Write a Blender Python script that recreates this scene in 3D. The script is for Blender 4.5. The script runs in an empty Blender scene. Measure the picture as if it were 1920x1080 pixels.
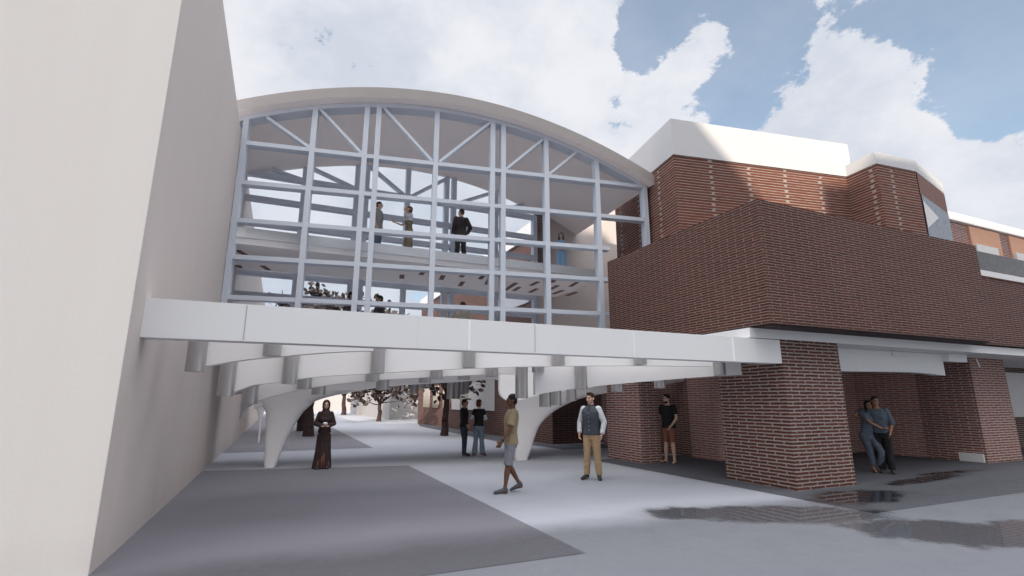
import bpy, bmesh, math, random
from mathutils import Vector, Matrix
random.seed(7)
S = bpy.context.scene
COL = S.collection
R = math.radians
# ---------------------------------------------------------------- survey frame
F = 960.0; PITCH = math.atan(212/960.0); EYE = 1.62; YAW = R(24.0)
FW = Vector((math.sin(YAW)*math.cos(PITCH), math.cos(YAW)*math.cos(PITCH), math.sin(PITCH)))
RT = Vector((math.cos(YAW), -math.sin(YAW), 0)); UP = RT.cross(FW)
CAM = Vector((0, 0, EYE))
def ray(x, y): return RT*((x-960)/F) - UP*((y-540)/F) + FW
def pz(x, y, z=0.0): d = ray(x, y); return CAM + d*((z-EYE)/d.z)
def pY(x, y, Y): d = ray(x, y); return CAM + d*(Y/d.y)
def pX(x, y, X): d = ray(x, y); return CAM + d*(X/d.x)
HO = Vector((-1.5, 13.97, 0)); HA = R(9.8)
HU = Vector((math.cos(HA), -math.sin(HA), 0)); HV = Vector((math.sin(HA), math.cos(HA), 0))
def hw(u, v, z): return HO + HU*u + HV*v + Vector((0, 0, z))
def pV(x, y, v):
    d = ray(x, y); t = (v-(CAM-HO).dot(HV))/d.dot(HV); return CAM + d*t
def toh(p): q = p-HO; return (q.dot(HU), q.dot(HV), p.z)

# ---------------------------------------------------------------- materials
def newmat(name):
    m = bpy.data.materials.new(name); m.use_nodes = True
    nt = m.node_tree; nt.nodes.clear()
    out = nt.nodes.new('ShaderNodeOutputMaterial'); b = nt.nodes.new('ShaderNodeBsdfPrincipled')
    nt.links.new(b.outputs[0], out.inputs[0]); return m, nt, b
def N(nt, t, **kw):
    n = nt.nodes.new(t)
    for k, v in kw.items():
        if isinstance(k, str) and hasattr(n, k): setattr(n, k, v)
    return n
def L(nt, a, b): nt.links.new(a, b)
def mixc(nt, fac, a, b, mode='MIX'):
    n = nt.nodes.new('ShaderNodeMix'); n.data_type = 'RGBA'; n.blend_type = mode
    for s, v in ((n.inputs[0], fac), (n.inputs[6], a), (n.inputs[7], b)):
        if hasattr(v, 'is_linked'): L(nt, v, s)
        elif isinstance(v, tuple): s.default_value = (*v, 1) if len(v) == 3 else v
        else: s.default_value = v
    return n.outputs[2]
def noise(nt, vec, scale, detail=4, rough=.55):
    n = nt.nodes.new('ShaderNodeTexNoise'); n.inputs['Scale'].default_value = scale
    n.inputs['Detail'].default_value = detail; n.inputs['Roughness'].default_value = rough
    if vec is not None: L(nt, vec, n.inputs['Vector'])
    return n.outputs['Fac']
def maprange(nt, v, a, b, c=0., d=1., smooth=True):
    n = nt.nodes.new('ShaderNodeMapRange'); n.interpolation_type = 'SMOOTHSTEP' if smooth else 'LINEAR'
    L(nt, v, n.inputs[0]); 
    for i, q in zip((1, 2, 3, 4), (a, b, c, d)): n.inputs[i].default_value = q
    return n.outputs[0]
def mathn(nt, op, a, b=None, clamp=False):
    n = nt.nodes.new('ShaderNodeMath'); n.operation = op; n.use_clamp = clamp
    for s, v in ((n.inputs[0], a), (n.inputs[1], b)):
        if v is None: continue
        if hasattr(v, 'is_linked'): L(nt, v, s)
        else: s.default_value = v
    return n.outputs[0]
def worldpos(nt): return nt.nodes.new('ShaderNodeNewGeometry').outputs['Position']
def bump(nt, b, h, strength=.3, dist=.01):
    n = nt.nodes.new('ShaderNodeBump'); n.inputs['Strength'].default_value = strength
    n.inputs['Distance'].default_value = dist; L(nt, h, n.inputs['Height']); L(nt, n.outputs[0], b.inputs['Normal'])

def plain(name, col, rough=.6, var=.06, scale=3., metal=0., spec=.5, bumpy=0.):
    m, nt, b = newmat(name)
    p = worldpos(nt)
    f = noise(nt, p, scale, 5)
    dark = tuple(c*(1-var*2) for c in col); lite = tuple(min(1, c*(1+var)) for c in col)
    L(nt, mixc(nt, f, dark, lite), b.inputs['Base Color'])
    b.inputs['Roughness'].default_value = rough; b.inputs['Metallic'].default_value = metal
    b.inputs['Specular IOR Level'].default_value = spec
    if bumpy: bump(nt, b, noise(nt, p, scale*12, 3), bumpy, .01)
    return m
def brick(name, bw=.41, rh=.067, mort=.0145, c1=(.135, .045, .027), c2=(.09, .032, .022), cm=(.37, .335, .315), dist=.010, us=1.0):
    m, nt, b = newmat(name)
    uv = N(nt, 'ShaderNodeUVMap').outputs[0]
    if us != 1:
        mq = N(nt, 'ShaderNodeMapping'); mq.inputs['Scale'].default_value = (1/us, 1, 1); L(nt, uv, mq.inputs['Vector']); uv = mq.outputs[0]; bw = bw/us
    nz = nt.nodes.new('ShaderNodeTexNoise'); nz.inputs['Scale'].default_value = 9/ (bw/.39); nz.inputs['Detail'].default_value = 3
    L(nt, uv, nz.inputs['Vector'])
    vm = N(nt, 'ShaderNodeVectorMath', operation='SUBTRACT'); L(nt, nz.outputs['Color'], vm.inputs[0]); vm.inputs[1].default_value = (.5, .5, .5)
    vs = N(nt, 'ShaderNodeVectorMath', operation='MULTIPLY'); L(nt, vm.outputs[0], vs.inputs[0]); vs.inputs[1].default_value = (dist*5, dist*2.4, 0)
    va = N(nt, 'ShaderNodeVectorMath', operation='ADD'); L(nt, uv, va.inputs[0]); L(nt, vs.outputs[0], va.inputs[1])
    t = nt.nodes.new('ShaderNodeTexBrick'); L(nt, va.outputs[0], t.inputs['Vector'])
    t.inputs['Scale'].default_value = 1; t.inputs['Brick Width'].default_value = bw; t.inputs['Row Height'].default_value = rh
    t.inputs['Mortar Size'].default_value = mort; t.inputs['Mortar Smooth'].default_value = .25; t.inputs['Bias'].default_value = 0
    t.inputs['Color1'].default_value = (*c1, 1); t.inputs['Color2'].default_value = (*c2, 1); t.inputs['Mortar'].default_value = (*cm, 1)
    f = noise(nt, uv, 60/(bw/.39), 3); f2 = noise(nt, uv, .8, 4)
    fm = noise(nt, uv, 22/(bw/.39), 4, .6)
    tcol = mixc(nt, mathn(nt, 'MULTIPLY', maprange(nt, fm, .48, .66), t.outputs['Fac']), t.outputs['Color'], tuple(.55*x+.45*y for x, y in zip(c1, cm)))
    c = mixc(nt, .55, tcol, mixc(nt, f, (.45, .42, .42), (1.25, 1.2, 1.2)), 'MULTIPLY')
    c = mixc(nt, .35, c, mixc(nt, f2, (.5, .5, .5), (1.2, 1.2, 1.2)), 'MULTIPLY')
    L(nt, c, b.inputs['Base Color']); b.inputs['Roughness'].default_value = .85
    b.inputs['Specular IOR Level'].default_value = .25
    h = mathn(nt, 'MULTIPLY_ADD', t.outputs['Fac'], -1.0); h.node.inputs[2].default_value = 1
    bump(nt, b, mathn(nt, 'ADD', h, mathn(nt, 'MULTIPLY', f, .4)), .6, .008)
    return m

PUD = [((6.9, 5.75), (1.5, .62), -24), ((5.75, 6.35), (.7, .42), -20), ((7.9, 4.15), (1.15, .75), -40), ((9.3, 6.2), (1.1, .5), 5), ((9.2, 3.7), (1.3, .5), -15),
       ((12.6, 6.9), (1.5, .22), 5), ((14.4, 7.3), (1.2, .16), 0)]
def paving(name, base, wetk=.62, rough=.75):
    m, nt, b = newmat(name)
    p = worldpos(nt)
    sep = N(nt, 'ShaderNodeSeparateXYZ'); L(nt, p, sep.inputs[0])
    n1 = noise(nt, p, .9, 5); n2 = noise(nt, p, 7, 6); n3 = noise(nt, p, 2.2, 4, .6); n4 = noise(nt, p, 90, 2)
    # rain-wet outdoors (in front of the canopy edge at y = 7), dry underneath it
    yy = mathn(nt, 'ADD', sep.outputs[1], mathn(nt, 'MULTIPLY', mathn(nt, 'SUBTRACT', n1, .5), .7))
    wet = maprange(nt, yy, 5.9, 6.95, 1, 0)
    warp = mathn(nt, 'MULTIPLY', mathn(nt, 'SUBTRACT', n3, .5), 1.15)
    pm = None
    for (cx, cy), (ra, rb), ang in PUD:
        mp = N(nt, 'ShaderNodeMapping'); mp.vector_type = 'TEXTURE'
        mp.inputs['Location'].default_value = (cx, cy, 0); mp.inputs['Rotation'].default_value = (0, 0, R(ang)); mp.inputs['Scale'].default_value = (ra, rb, 1)
        L(nt, p, mp.inputs['Vector'])
        ln = N(nt, 'ShaderNodeVectorMath', operation='LENGTH'); L(nt, mp.outputs[0], ln.inputs[0])
        q = mathn(nt, 'SUBTRACT', 1.0, ln.outputs['Value'])
        pm = q if pm is None else mathn(nt, 'MAXIMUM', pm, q)
    pm = mathn(nt, 'ADD', pm, warp)
    pud = maprange(nt, pm, -.24, .30)
    damp = maprange(nt, pm, -.7, .1)
    c = mixc(nt, n2, tuple(x*.9 for x in base), tuple(x*1.07 for x in base))
    c = mixc(nt, n1, c, tuple(x*.86 for x in base))
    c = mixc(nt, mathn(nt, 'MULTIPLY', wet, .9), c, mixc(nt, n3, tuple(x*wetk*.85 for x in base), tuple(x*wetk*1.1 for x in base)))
    c = mixc(nt, mathn(nt, 'MULTIPLY', damp, .35), c, tuple(x*.42 for x in base))
    c = mixc(nt, pud, c, tuple(x*.24 for x in base))
    L(nt, c, b.inputs['Base Color'])
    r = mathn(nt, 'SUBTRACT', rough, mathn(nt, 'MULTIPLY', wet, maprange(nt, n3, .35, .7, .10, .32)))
    r = mathn(nt, 'ADD', r, mathn(nt, 'MULTIPLY', mathn(nt, 'SUBTRACT', n2, .5), .15))
    rr = nt.nodes.new('ShaderNodeMix'); rr.data_type = 'FLOAT'; L(nt, pud, rr.inputs[0]); L(nt, r, rr.inputs[2]); rr.inputs[3].default_value = .025
    L(nt, rr.outputs[0], b.inputs['Roughness'])
    io = nt.nodes.new('ShaderNodeMix'); io.data_type = 'FLOAT'; L(nt, pud, io.inputs[0]); io.inputs[2].default_value = 1.33; io.inputs[3].default_value = 1.62; L(nt, io.outputs[0], b.inputs['IOR'])
    dry = mathn(nt, 'SUBTRACT', 1.0, pud)
    bp = nt.nodes.new('ShaderNodeBump'); bp.inputs['Distance'].default_value = .004; L(nt, mathn(nt, 'MULTIPLY', dry, .22), bp.inputs['Strength'])
    L(nt, mathn(nt, 'ADD', n2, n4), bp.inputs['Height']); L(nt, bp.outputs[0], b.inputs['Normal'])
    return m
M = {}
M['wall'] = plain('painted_plaster', (.78, .715, .68), .8, .05, .6, spec=.2)
def streaked(name, col):
    m, nt, b = newmat(name); p = worldpos(nt)
    mpn = N(nt, 'ShaderNodeMapping'); mpn.inputs['Scale'].default_value = (1.6, 1.6, .07); L(nt, p, mpn.inputs['Vector'])
    f = noise(nt, mpn.outputs[0], 1.0, 6, .55); g = noise(nt, p, .25, 3); h = noise(nt, p, 30, 3)
    c = mixc(nt, f, tuple(x*.90 for x in col), tuple(min(1, x*1.05) for x in col)); c = mixc(nt, mathn(nt, 'MULTIPLY', g, .5), c, tuple(x*.93 for x in col))
    sp_ = N(nt, 'ShaderNodeSeparateXYZ'); L(nt, p, sp_.inputs[0])
    base_ = maprange(nt, mathn(nt, 'ADD', sp_.outputs[2], mathn(nt, 'MULTIPLY', f, .4)), .15, .75, .55, 0)
    c = mixc(nt, base_, c, tuple(x*.80 for x in col))
    L(nt, c, b.inputs['Base Color']); b.inputs['Roughness'].default_value = .85; b.inputs['Specular IOR Level'].default_value = .2
    bump(nt, b, mathn(nt, 'ADD', h, mathn(nt, 'MULTIPLY', g, 2)), .12, .01); return m
M['wall'] = streaked('painted_plaster', (.60, .535, .505)); M['litwall'] = streaked('lit_plaster', (.97, .90, .835))  # same plaster: shaded side darkened, lit front face lightened in the colour
M['farwhite'] = plain('far_white_plaster', (.42, .41, .41), .8, .04, .5, spec=.2)
M['white'] = plain('white_render', (.80, .80, .80), .7, .02, 1.2, spec=.3)
M['coping'] = plain('grey_white_coping', (.55, .55, .56), .7, .02, 1.2, spec=.3)
M['roofout'] = plain('roof_edge_beige', (.375, .345, .335), .7, .04, .9, spec=.2)
M['beam'] = plain('white_beam_panel', (.81, .81, .81), .6, .012, 1.5, spec=.3)
M['rib'] = plain('white_rib_paint', (.93, .915, .905), .65, .02, 1.3, spec=.3)
M['strip'] = plain('joint_strip_white', (.97, .97, .98), .35, .01)
M['joint'] = plain('joint_shadow_gap', (.45, .45, .50), .7, .02)
M['roof'] = plain('roof_shell_beige', (.95, .875, .835), .7, .02, .8, spec=.2)
M['slab'] = plain('floor_slab', (.86, .84, .83), .7, .02)
M['soffit'] = plain('slab_soffit', (.93, .87, .84), .7, .03)
M['slot'] = plain('soffit_slot_brown', (.20, .10, .08), .8, .1)
M['steel'] = plain('painted_steel', (.60, .645, .72), .45, .03, 2., metal=.0)
M['tube'] = plain('brushed_tube', (.50, .485, .48), .36, .03, 4., metal=.75)
M['brick'] = brick('brick_wall')
M['brickf'] = brick('brick_fine', rh=.054, mort=.0095, c1=(.115, .036, .023), c2=(.078, .027, .019), cm=(.25, .21, .19))
M['brickback_lit'] = brick('brick_recess_lightened', c1=(.30, .115, .075), c2=(.22, .085, .06), cm=(.55, .50, .48))  # brick lightened in the colour to stand in for missing fill light
M['brickdeep_lit'] = brick('brick_deep_recess_lightened', c1=(.62, .27, .19), c2=(.48, .20, .15), cm=(.85, .80, .77))  # same brick, lightened further where the deep shade would be too dark
M['brickL'] = brick('brick_long', bw=2.6, rh=.085, mort=.0125, dist=.009, us=5.0, c1=(.175, .058, .034), c2=(.13, .044, .028), cm=(.36, .325, .305))
M['brickfar'] = brick('brick_far', bw=.5, rh=.09, mort=.012, c1=(.15, .068, .055), c2=(.11, .055, .045), cm=(.26, .21, .20))
M['sunbrick'] = plain('brick_sunlit_tint', (.62, .34, .22), .8, .04)  # orange of sunlit brick put into the base colour
M['ledge'] = plain('white_ledge', (.72, .72, .73), .6, .02)
M['panel'] = plain('window_blind_white', (.70, .68, .67), .5, .08, 6.)
M['dark'] = plain('dark_soffit', (.05, .03, .03), .8, .1)
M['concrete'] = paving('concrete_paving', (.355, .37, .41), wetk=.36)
M['darkpave'] = paving('dark_paving_and_shade', (.165, .163, .185), wetk=.44)
M['darkpave_and_shade'] = paving('dark_blue_paving_and_shade', (.09, .094, .108), wetk=.8)
M['bark'] = plain('bark', (.055, .030, .028), .9, .2, 14, bumpy=.6)
M['leaf'] = plain('leaf', (.050, .033, .031), .55, .25, 3)
def glassmat(name, tint=(.93, .95, .97), refl=.17):
    m = bpy.data.materials.new(name); m.use_nodes = True; nt = m.node_tree; nt.nodes.clear()
    out = nt.nodes.new('ShaderNodeOutputMaterial'); t = nt.nodes.new('ShaderNodeBsdfTransparent'); g = nt.nodes.new('ShaderNodeBsdfGlossy')
    t.inputs[0].default_value = (*tint, 1); g.inputs['Roughness'].default_value = .02; g.inputs['Color'].default_value = (.8, .85, .9, 1)
    lw = nt.nodes.new('ShaderNodeLayerWeight'); lw.inputs['Blend'].default_value = .25
    mx = nt.nodes.new('ShaderNodeMixShader'); L(nt, mathn(nt, 'MULTIPLY', lw.outputs['Fresnel'], refl*4), mx.inputs[0])
    L(nt, t.outputs[0], mx.inputs[1]); L(nt, g.outputs[0], mx.inputs[2]); L(nt, mx.outputs[0], out.inputs[0]); return m
M['glass'] = glassmat('clear_glass')
def tiledglass():
    m, nt, b = newmat('patterned_window_glass')
    uv = N(nt, 'ShaderNodeUVMap').outputs[0]
    v = nt.nodes.new('ShaderNodeTexVoronoi'); v.inputs['Scale'].default_value = 7; L(nt, uv, v.inputs['Vector'])
    f = noise(nt, uv, 14, 4)
    L(nt, mixc(nt, maprange(nt, mathn(nt, 'ADD', v.outputs['Distance'], f), .5, .9), (.07, .085, .115), (.24, .265, .31)), b.inputs['Base Color'])
    b.inputs['Roughness'].default_value = .5; return m
M['pglass'] = tiledglass()
M['dglass'] = plain('dark_reflecting_glass', (.07, .062, .062), .3, .5, 5.)
def ivy():
    m, nt, b = newmat('leaf_speckled_glass')
    p = worldpos(nt); f = noise(nt, p, 26, 2, .7)
    sep = N(nt, 'ShaderNodeSeparateXYZ'); L(nt, p, sep.inputs[0])
    g = maprange(nt, sep.outputs[2], 1.1, 2.7, .14, -.12, False)
    L(nt, mixc(nt, maprange(nt, mathn(nt, 'ADD', f, g), .5, .56), (.62, .58, .56), (.20, .18, .10)), b.inputs['Base Color']); b.inputs['Roughness'].default_value = .4
    return m
M['ivy'] = ivy()

# ---------------------------------------------------------------- object helpers
def props(o, label=None, cat=None, group=None, kind=None):
    if label: o['label'] = label
    if cat: o['category'] = cat
    if group: o['group'] = group
    if kind: o['kind'] = kind
    return o
def thing(name, label, cat, loc=(0, 0, 0), rz=0, group=None):
    o = bpy.data.objects.new(name, None); COL.objects.link(o); o.empty_display_size = .3
    o.location = loc; o.rotation_euler = (0, 0, rz); return props(o, label, cat, group)
def wmat(o):
    m = Matrix.Translation(o.location) @ Matrix.Rotation(o.rotation_euler.z, 4, 'Z')
    return (wmat(o.parent) @ m) if o.parent else m
class MB:
    """collects polygons in world coordinates, links them as one mesh object"""
    def __init__(s): s.v = []; s.f = []; s.m = []
    def poly(s, pts, mi=0):
        i = len(s.v); s.v += [Vector(p) for p in pts]; s.f.append(list(range(i, i+len(pts)))); s.m.append(mi); return s
    def box(s, x0, x1, y0, y1, z0, z1, fr=None, mi=0):
        P = fr if fr else (lambda a, b, c: Vector((a, b, c)))
        c = [P(x, y, z) for z in (z0, z1) for y in (y0, y1) for x in (x0, x1)]
        for q in ((0, 2, 3, 1), (4, 5, 7, 6), (0, 1, 5, 4), (2, 6, 7, 3), (1, 3, 7, 5), (0, 4, 6, 2)):
            i = len(s.v); s.v += [c[k] for k in q]; s.f.append([i, i+1, i+2, i+3]); s.m.append(mi)
        return s
    def extrude(s, pts, d, mi=0):
        """closed planar outline pts extruded by vector d"""
        d = Vector(d); a = [Vector(p) for p in pts]; b = [p+d for p in a]
        s.poly(a, mi); s.poly(list(reversed(b)), mi)
        n = len(a)
        for i in range(n): s.poly([a[i], b[i], b[(i+1) % n], a[(i+1) % n]], mi)
        return s
    def bar(s, a, b, w, d, side):
        """bar from a to b, depth d along side, width w across"""
        a = Vector(a); b = Vector(b); ax = (b-a).normalized(); side = Vector(side).normalized(); ac = ax.cross(side).normalized()*w/2
        dd = side*d
        return s.extrude([a-ac, a+ac, b+ac, b-ac], dd)
    def tube(s, a, b, r0, r1=None, n=16, caps=True):
        r1 = r0 if r1 is None else r1
        a = Vector(a); b = Vector(b); ax = (b-a).normalized(); t = ax.orthogonal().normalized(); u = ax.cross(t)
        i = len(s.v)
        for p, r in ((a, r0), (b, r1)):
            for k in range(n):
                g = 2*math.pi*k/n; s.v.append(p + (t*math.cos(g)+u*math.sin(g))*r)
        for k in range(n):
            s.f.append([i+k, i+(k+1) % n, i+n+(k+1) % n, i+n+k]); s.m.append(0)
        if caps:
            s.f.append([i+k for k in reversed(range(n))]); s.m.append(0); s.f.append([i+n+k for k in range(n)]); s.m.append(0)
        return s
    def build(s, name, mats, parent=None, smooth=False, weld=True):
        me = bpy.data.meshes.new(name); mats = mats if isinstance(mats, (list, tuple)) else [mats]
        inv = wmat(parent).inverted() if parent else Matrix.Identity(4)
        me.from_pydata([v[:] for v in s.v], [], s.f)
        for m in mats: me.materials.append(M[m] if isinstance(m, str) else m)
        me.polygons.foreach_set('material_index', s.m)
        bm = bmesh.new(); bm.from_mesh(me)
        if weld: bmesh.ops.remove_doubles(bm, verts=bm.verts, dist=1e-5)
        bmesh.ops.recalc_face_normals(bm, faces=bm.faces)
        uvl = bm.loops.layers.uv.new('UVMap')
        for f in bm.faces:
            n = f.normal; f.smooth = smooth
            if abs(n.z) > .7:
                for l in f.loops: l[uvl].uv = (l.vert.co.x, l.vert.co.y)
            else:
                t = Vector((-n.y, n.x, 0)).normalized()
                for l in f.loops: l[uvl].uv = (l.vert.co.dot(t), l.vert.co.z)
        bmesh.ops.transform(bm, matrix=inv, verts=bm.verts)
        bm.to_mesh(me); bm.free()
        if smooth:
            try: me.set_sharp_from_angle(angle=R(40))
            except Exception: pass
        o = bpy.data.objects.new(name, me); COL.objects.link(o)
        if parent: o.parent = parent
        return o
def one(name, mb, mats, label, cat, group=None, **k):
    return props(mb.build(name, mats, **k), label, cat, group)
def smoothline(pts, sub=6):
    out = []; n = len(pts)
    for i in range(n-1):
        p0 = pts[max(i-1, 0)]; p1 = pts[i]; p2 = pts[i+1]; p3 = pts[min(i+2, n-1)]
        for k in range(sub):
            t = k/sub
            out.append(tuple(.5*((2*b)+(-a+c)*t+(2*a-5*b+4*c-d)*t*t+(-a+3*b-3*c+d)*t**3) for a, b, c, d in zip(p0, p1, p2, p3)))
    out.append(tuple(pts[-1])); return out

# ---------------------------------------------------------------- ground
def sheet(name, pts, z, mat):
    mb = MB(); mb.poly([(x, y, z) for x, y in pts]); return props(mb.build(name, mat), kind='structure')
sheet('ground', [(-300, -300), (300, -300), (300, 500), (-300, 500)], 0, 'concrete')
sheet('dark_paving_and_shade', [(-1.5, 5.2), (3.2, 5.22), (3.19, 13.72), (-1.5, 14.66)], .004, 'darkpave')
sheet('dark_paving_and_shade', [(-1.5, 19.26), (3.2, 19.26), (3.25, 75), (-1.5, 75)], .004, 'darkpave')
sheet('dark_paving_and_shade', [(8.2, 5.23), (60, 5.6), (60, 12.95), (8.2, 12.95)], .004, 'darkpave_and_shade')
sheet('dark_paving_and_shade', [(9.0, 15.9), (12.8, 15.9), (12.8, 17.9), (8.9, 17.9)], .004, 'darkpave_and_shade')
sheet('dark_paving_and_shade', [(8.3, 17.9), (9.74, 17.9), (9.74, 39.5), (8.6, 34)], .0045, 'darkpave_and_shade')  # shadow on the ground beside the brick wall, painted as a dark sheet

# ---------------------------------------------------------------- left building
lb = thing('plastered_building', 'tall plain plastered building filling the left side with a long wall beside the walkway', 'building', (-8, 30, 0))
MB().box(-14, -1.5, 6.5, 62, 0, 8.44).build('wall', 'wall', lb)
MB().box(-14.02, -1.503, 6.485, 6.5, 0, 8.44).build('front_wall', 'litwall', lb)
MB().box(-13.9, -1.62, 6.62, 61.9, 8.442, 8.60).build('roof', 'roof', lb)

# ---------------------------------------------------------------- front canopy beam
cb = thing('canopy_beam', 'long white beam spanning the walkway from the plastered wall to the brick pillar', 'beam', (3.6, 7.1, 2.33))
MB().box(-1.5, 8.84, 7.0, 7.26, 2.33, 2.785).build('fascia', 'beam', cb)
for x, w, m in ((457, .012, 'joint'), (784, .01, 'beam'), (880, .032, 'strip'), (1003, .01, 'joint'), (1188, .014, 'strip'), (1373, .036, 'strip')):
    X = pY(x, 630, 7.0).x
    MB().box(X-w/2, X+w/2, 6.995, 7.003, 2.345, 2.77).build('joint_strip', m, cb)

# ---------------------------------------------------------------- footbridge understructure
fb = thing('footbridge', 'white footbridge of arched ribs on two flared columns with steel tubes hanging beneath', 'footbridge', tuple(hw(5, 1, 0)))
TOP = 2.70
def rib(v, px_pts, thick=.16, top=TOP, name='arched_rib', xend=None):
    low = [toh(pV(x, y, v)) for x, y in px_pts]
    low = smoothline([(a, c) for a, b, c in low])
    low = [(a, min(c, top-.02)) for a, c in low]
    out = [hw(a, v, z) for a, z in low] + [hw(low[-1][0], v, top), hw(low[0][0], v, top)]
    return MB().extrude(out, HV*thick).build(name, 'rib', fb)
rib(-5.70, [(350, 693), (373, 689), (400, 684), (440, 677), (480, 672), (528, 668), (560, 665), (610, 661), (660, 658.5), (700, 657.5)])
rib(-4.66, [(428, 744), (440, 735), (460, 727), (475, 722), (500, 719), (530, 716), (558, 711), (600, 706), (640, 703.5), (700, 700), (806, 694), (900, 690), (1000, 687), (1180, 685.5), (1336, 687)])
rib(-4.10, [(474, 758), (485, 751), (500, 746), (530, 738), (560, 731), (600, 724.5), (640, 719), (700, 713), (757, 710), (806, 707), (870, 704), (930, 701), (965, 701.5)])
rib(-1.4, [(937, 713), (938, 738), (950, 750), (962, 753), (975, 750), (990, 746), (1027, 737), (1060, 732), (1110, 726)])
rib(-4.12, [(1004, 741), (1027, 736), (1060, 731), (1102, 726), (1147, 721), (1240, 713), (1330, 706), (1391, 703)])
rib(.95, [(475, 768), (500, 757), (540, 751), (587, 748), (600, 745), (640, 739), (700, 728), (760, 722), (808, 719), (860, 716), (893, 713.5), (937, 713), (938, 740), (962, 752), (1000, 755), (1062, 755), (1090, 745), (1130, 738), (1180, 730), (1240, 722), (1300, 712), (1347, 705), (1420, 697)])
rib(3.2, [(440, 740), (500, 733), (600, 728), (760, 716), (900, 710), (1050, 712)], top=2.75)
def flared_column(rows, v, base_d=.14):
    mb = MB(); rings = []
    for y, xl, xr in rows:
        a = toh(pV(xl, y, v)); b = toh(pV(xr, y, v)); z = max(0, min((a[2]+b[2])/2, 2.72))
        if not rings: z = 0
        t = z/2.7; d = base_d + .42*max(0, (t-.25))**1.6
        cu = (a[0]+b[0])/2; hwid = abs(b[0]-a[0])/2; ring = []
        n = 28
        for k in range(n):
            g = 2*math.pi*k/n; cg, sg = math.cos(g), math.sin(g); e = .62
            ring.append(hw(cu+hwid*math.copysign(abs(cg)**e, cg), v+d*math.copysign(abs(sg)**e, sg), z))
        rings.append(ring)
    for r0, r1 in zip(rings, rings[1:]):
        for k in range(28): mb.poly([r0[k], r0[(k+1) % 28], r1[(k+1) % 28], r1[k]])
    mb.poly(rings[0]); mb.poly(list(reversed(rings[-1])))
    return mb.build('flared_column', 'rib', fb, smooth=True)
def dense(rows): return smoothline(rows, 5)
flared_column(dense([(877, 495, 516), (855, 496, 525), (820, 497, 540), (795, 499, 554), (775, 499, 567), (762, 492, 580), (752, 484, 592), (742, 474, 625), (731, 462, 680)]), 1.1)
flared_column(dense([(861, 965, 988), (840, 964, 996), (820, 963.5, 1002), (800, 963, 1010), (785, 962, 1022), (770, 961, 1040), (758, 955, 1062), (748, 946, 1086), (738, 938, 1130)]), 1.1)
# slim far columns seen left of the near one
flared_column(dense([(805, 486, 488.5), (790, 484.5, 490), (775, 483, 494), (762, 479, 498), (752, 474, 505)]), 9.5, .08)
rib(2.4, [(448, 790), (452, 781), (458, 770), (470, 760), (485, 755)], top=2.6)
TUBES = [(365, 697, -5.76), (509, 667, -5.76), (422, 743, -4.74), (542, 720, -4.74), (707, 700, -4.74), (879, 689, -4.74), (1047, 685, -4.74), (1201, 683, -4.74),
         (467, 757, -4.17), (570, 729, -4.17), (698, 715, -4.17), (818, 711, -4.17), (922, 706, -4.17), (1009, 698, -4.17), (1090, 730, -4.17), (978, 747, -4.17), (1158, 734, -3.75), (1350, 703, -4.17),
         (597, 740, -3.7), (717, 731, -3.7), (797, 718, -3.7), (870, 712, -3.7), (1022, 763, -3.7), (1042, 760, -3.2), (1071, 752, -2.6), (1238, 728, -3.7),
         (776, 738, 2.2), (845, 748, 2.2), (855, 748, 2.9), (864, 740, 3.5), (873, 737, 4.1), (792, 728, 4.4), (803, 726, 5.2)]
for x, y, v in TUBES:
    p = pV(x, y, v); MB().tube((p.x, p.y, p.z), (p.x, p.y, 2.69), .118, n=28).build('hanging_tube', 'tube', fb, smooth=True)
# right-hand bay of the canopy behind the near pillar
cr = thing('canopy_beam', 'short white beam under the overhanging brick storey between the two big brick pillars', 'beam', (13, 7.6, 2.3))
pts = smoothline([(10.6, 2.27), (11.4, 2.27), (12.8, 2.29), (14.2, 2.30), (15.4, 2.25)])
MB().extrude([(a, 7.55, z) for a, z in pts]+[(15.4, 7.55, 2.79), (10.6, 7.55, 2.79)], (0, .2, 0)).build('fascia', 'beam', cr)
MB().box(13.3, 13.95, 7.52, 7.55, 2.66, 2.79).build('bracket', 'white', cr)
MB().box(15.38, 16.2, 7.40, 7.55, 2.60, 2.79).build('bracket', 'beam', cr)
MB().box(10.6, 11.6, 8.2, 8.5, 2.08, 2.27).build('bracket', 'ledge', cr)

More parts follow.
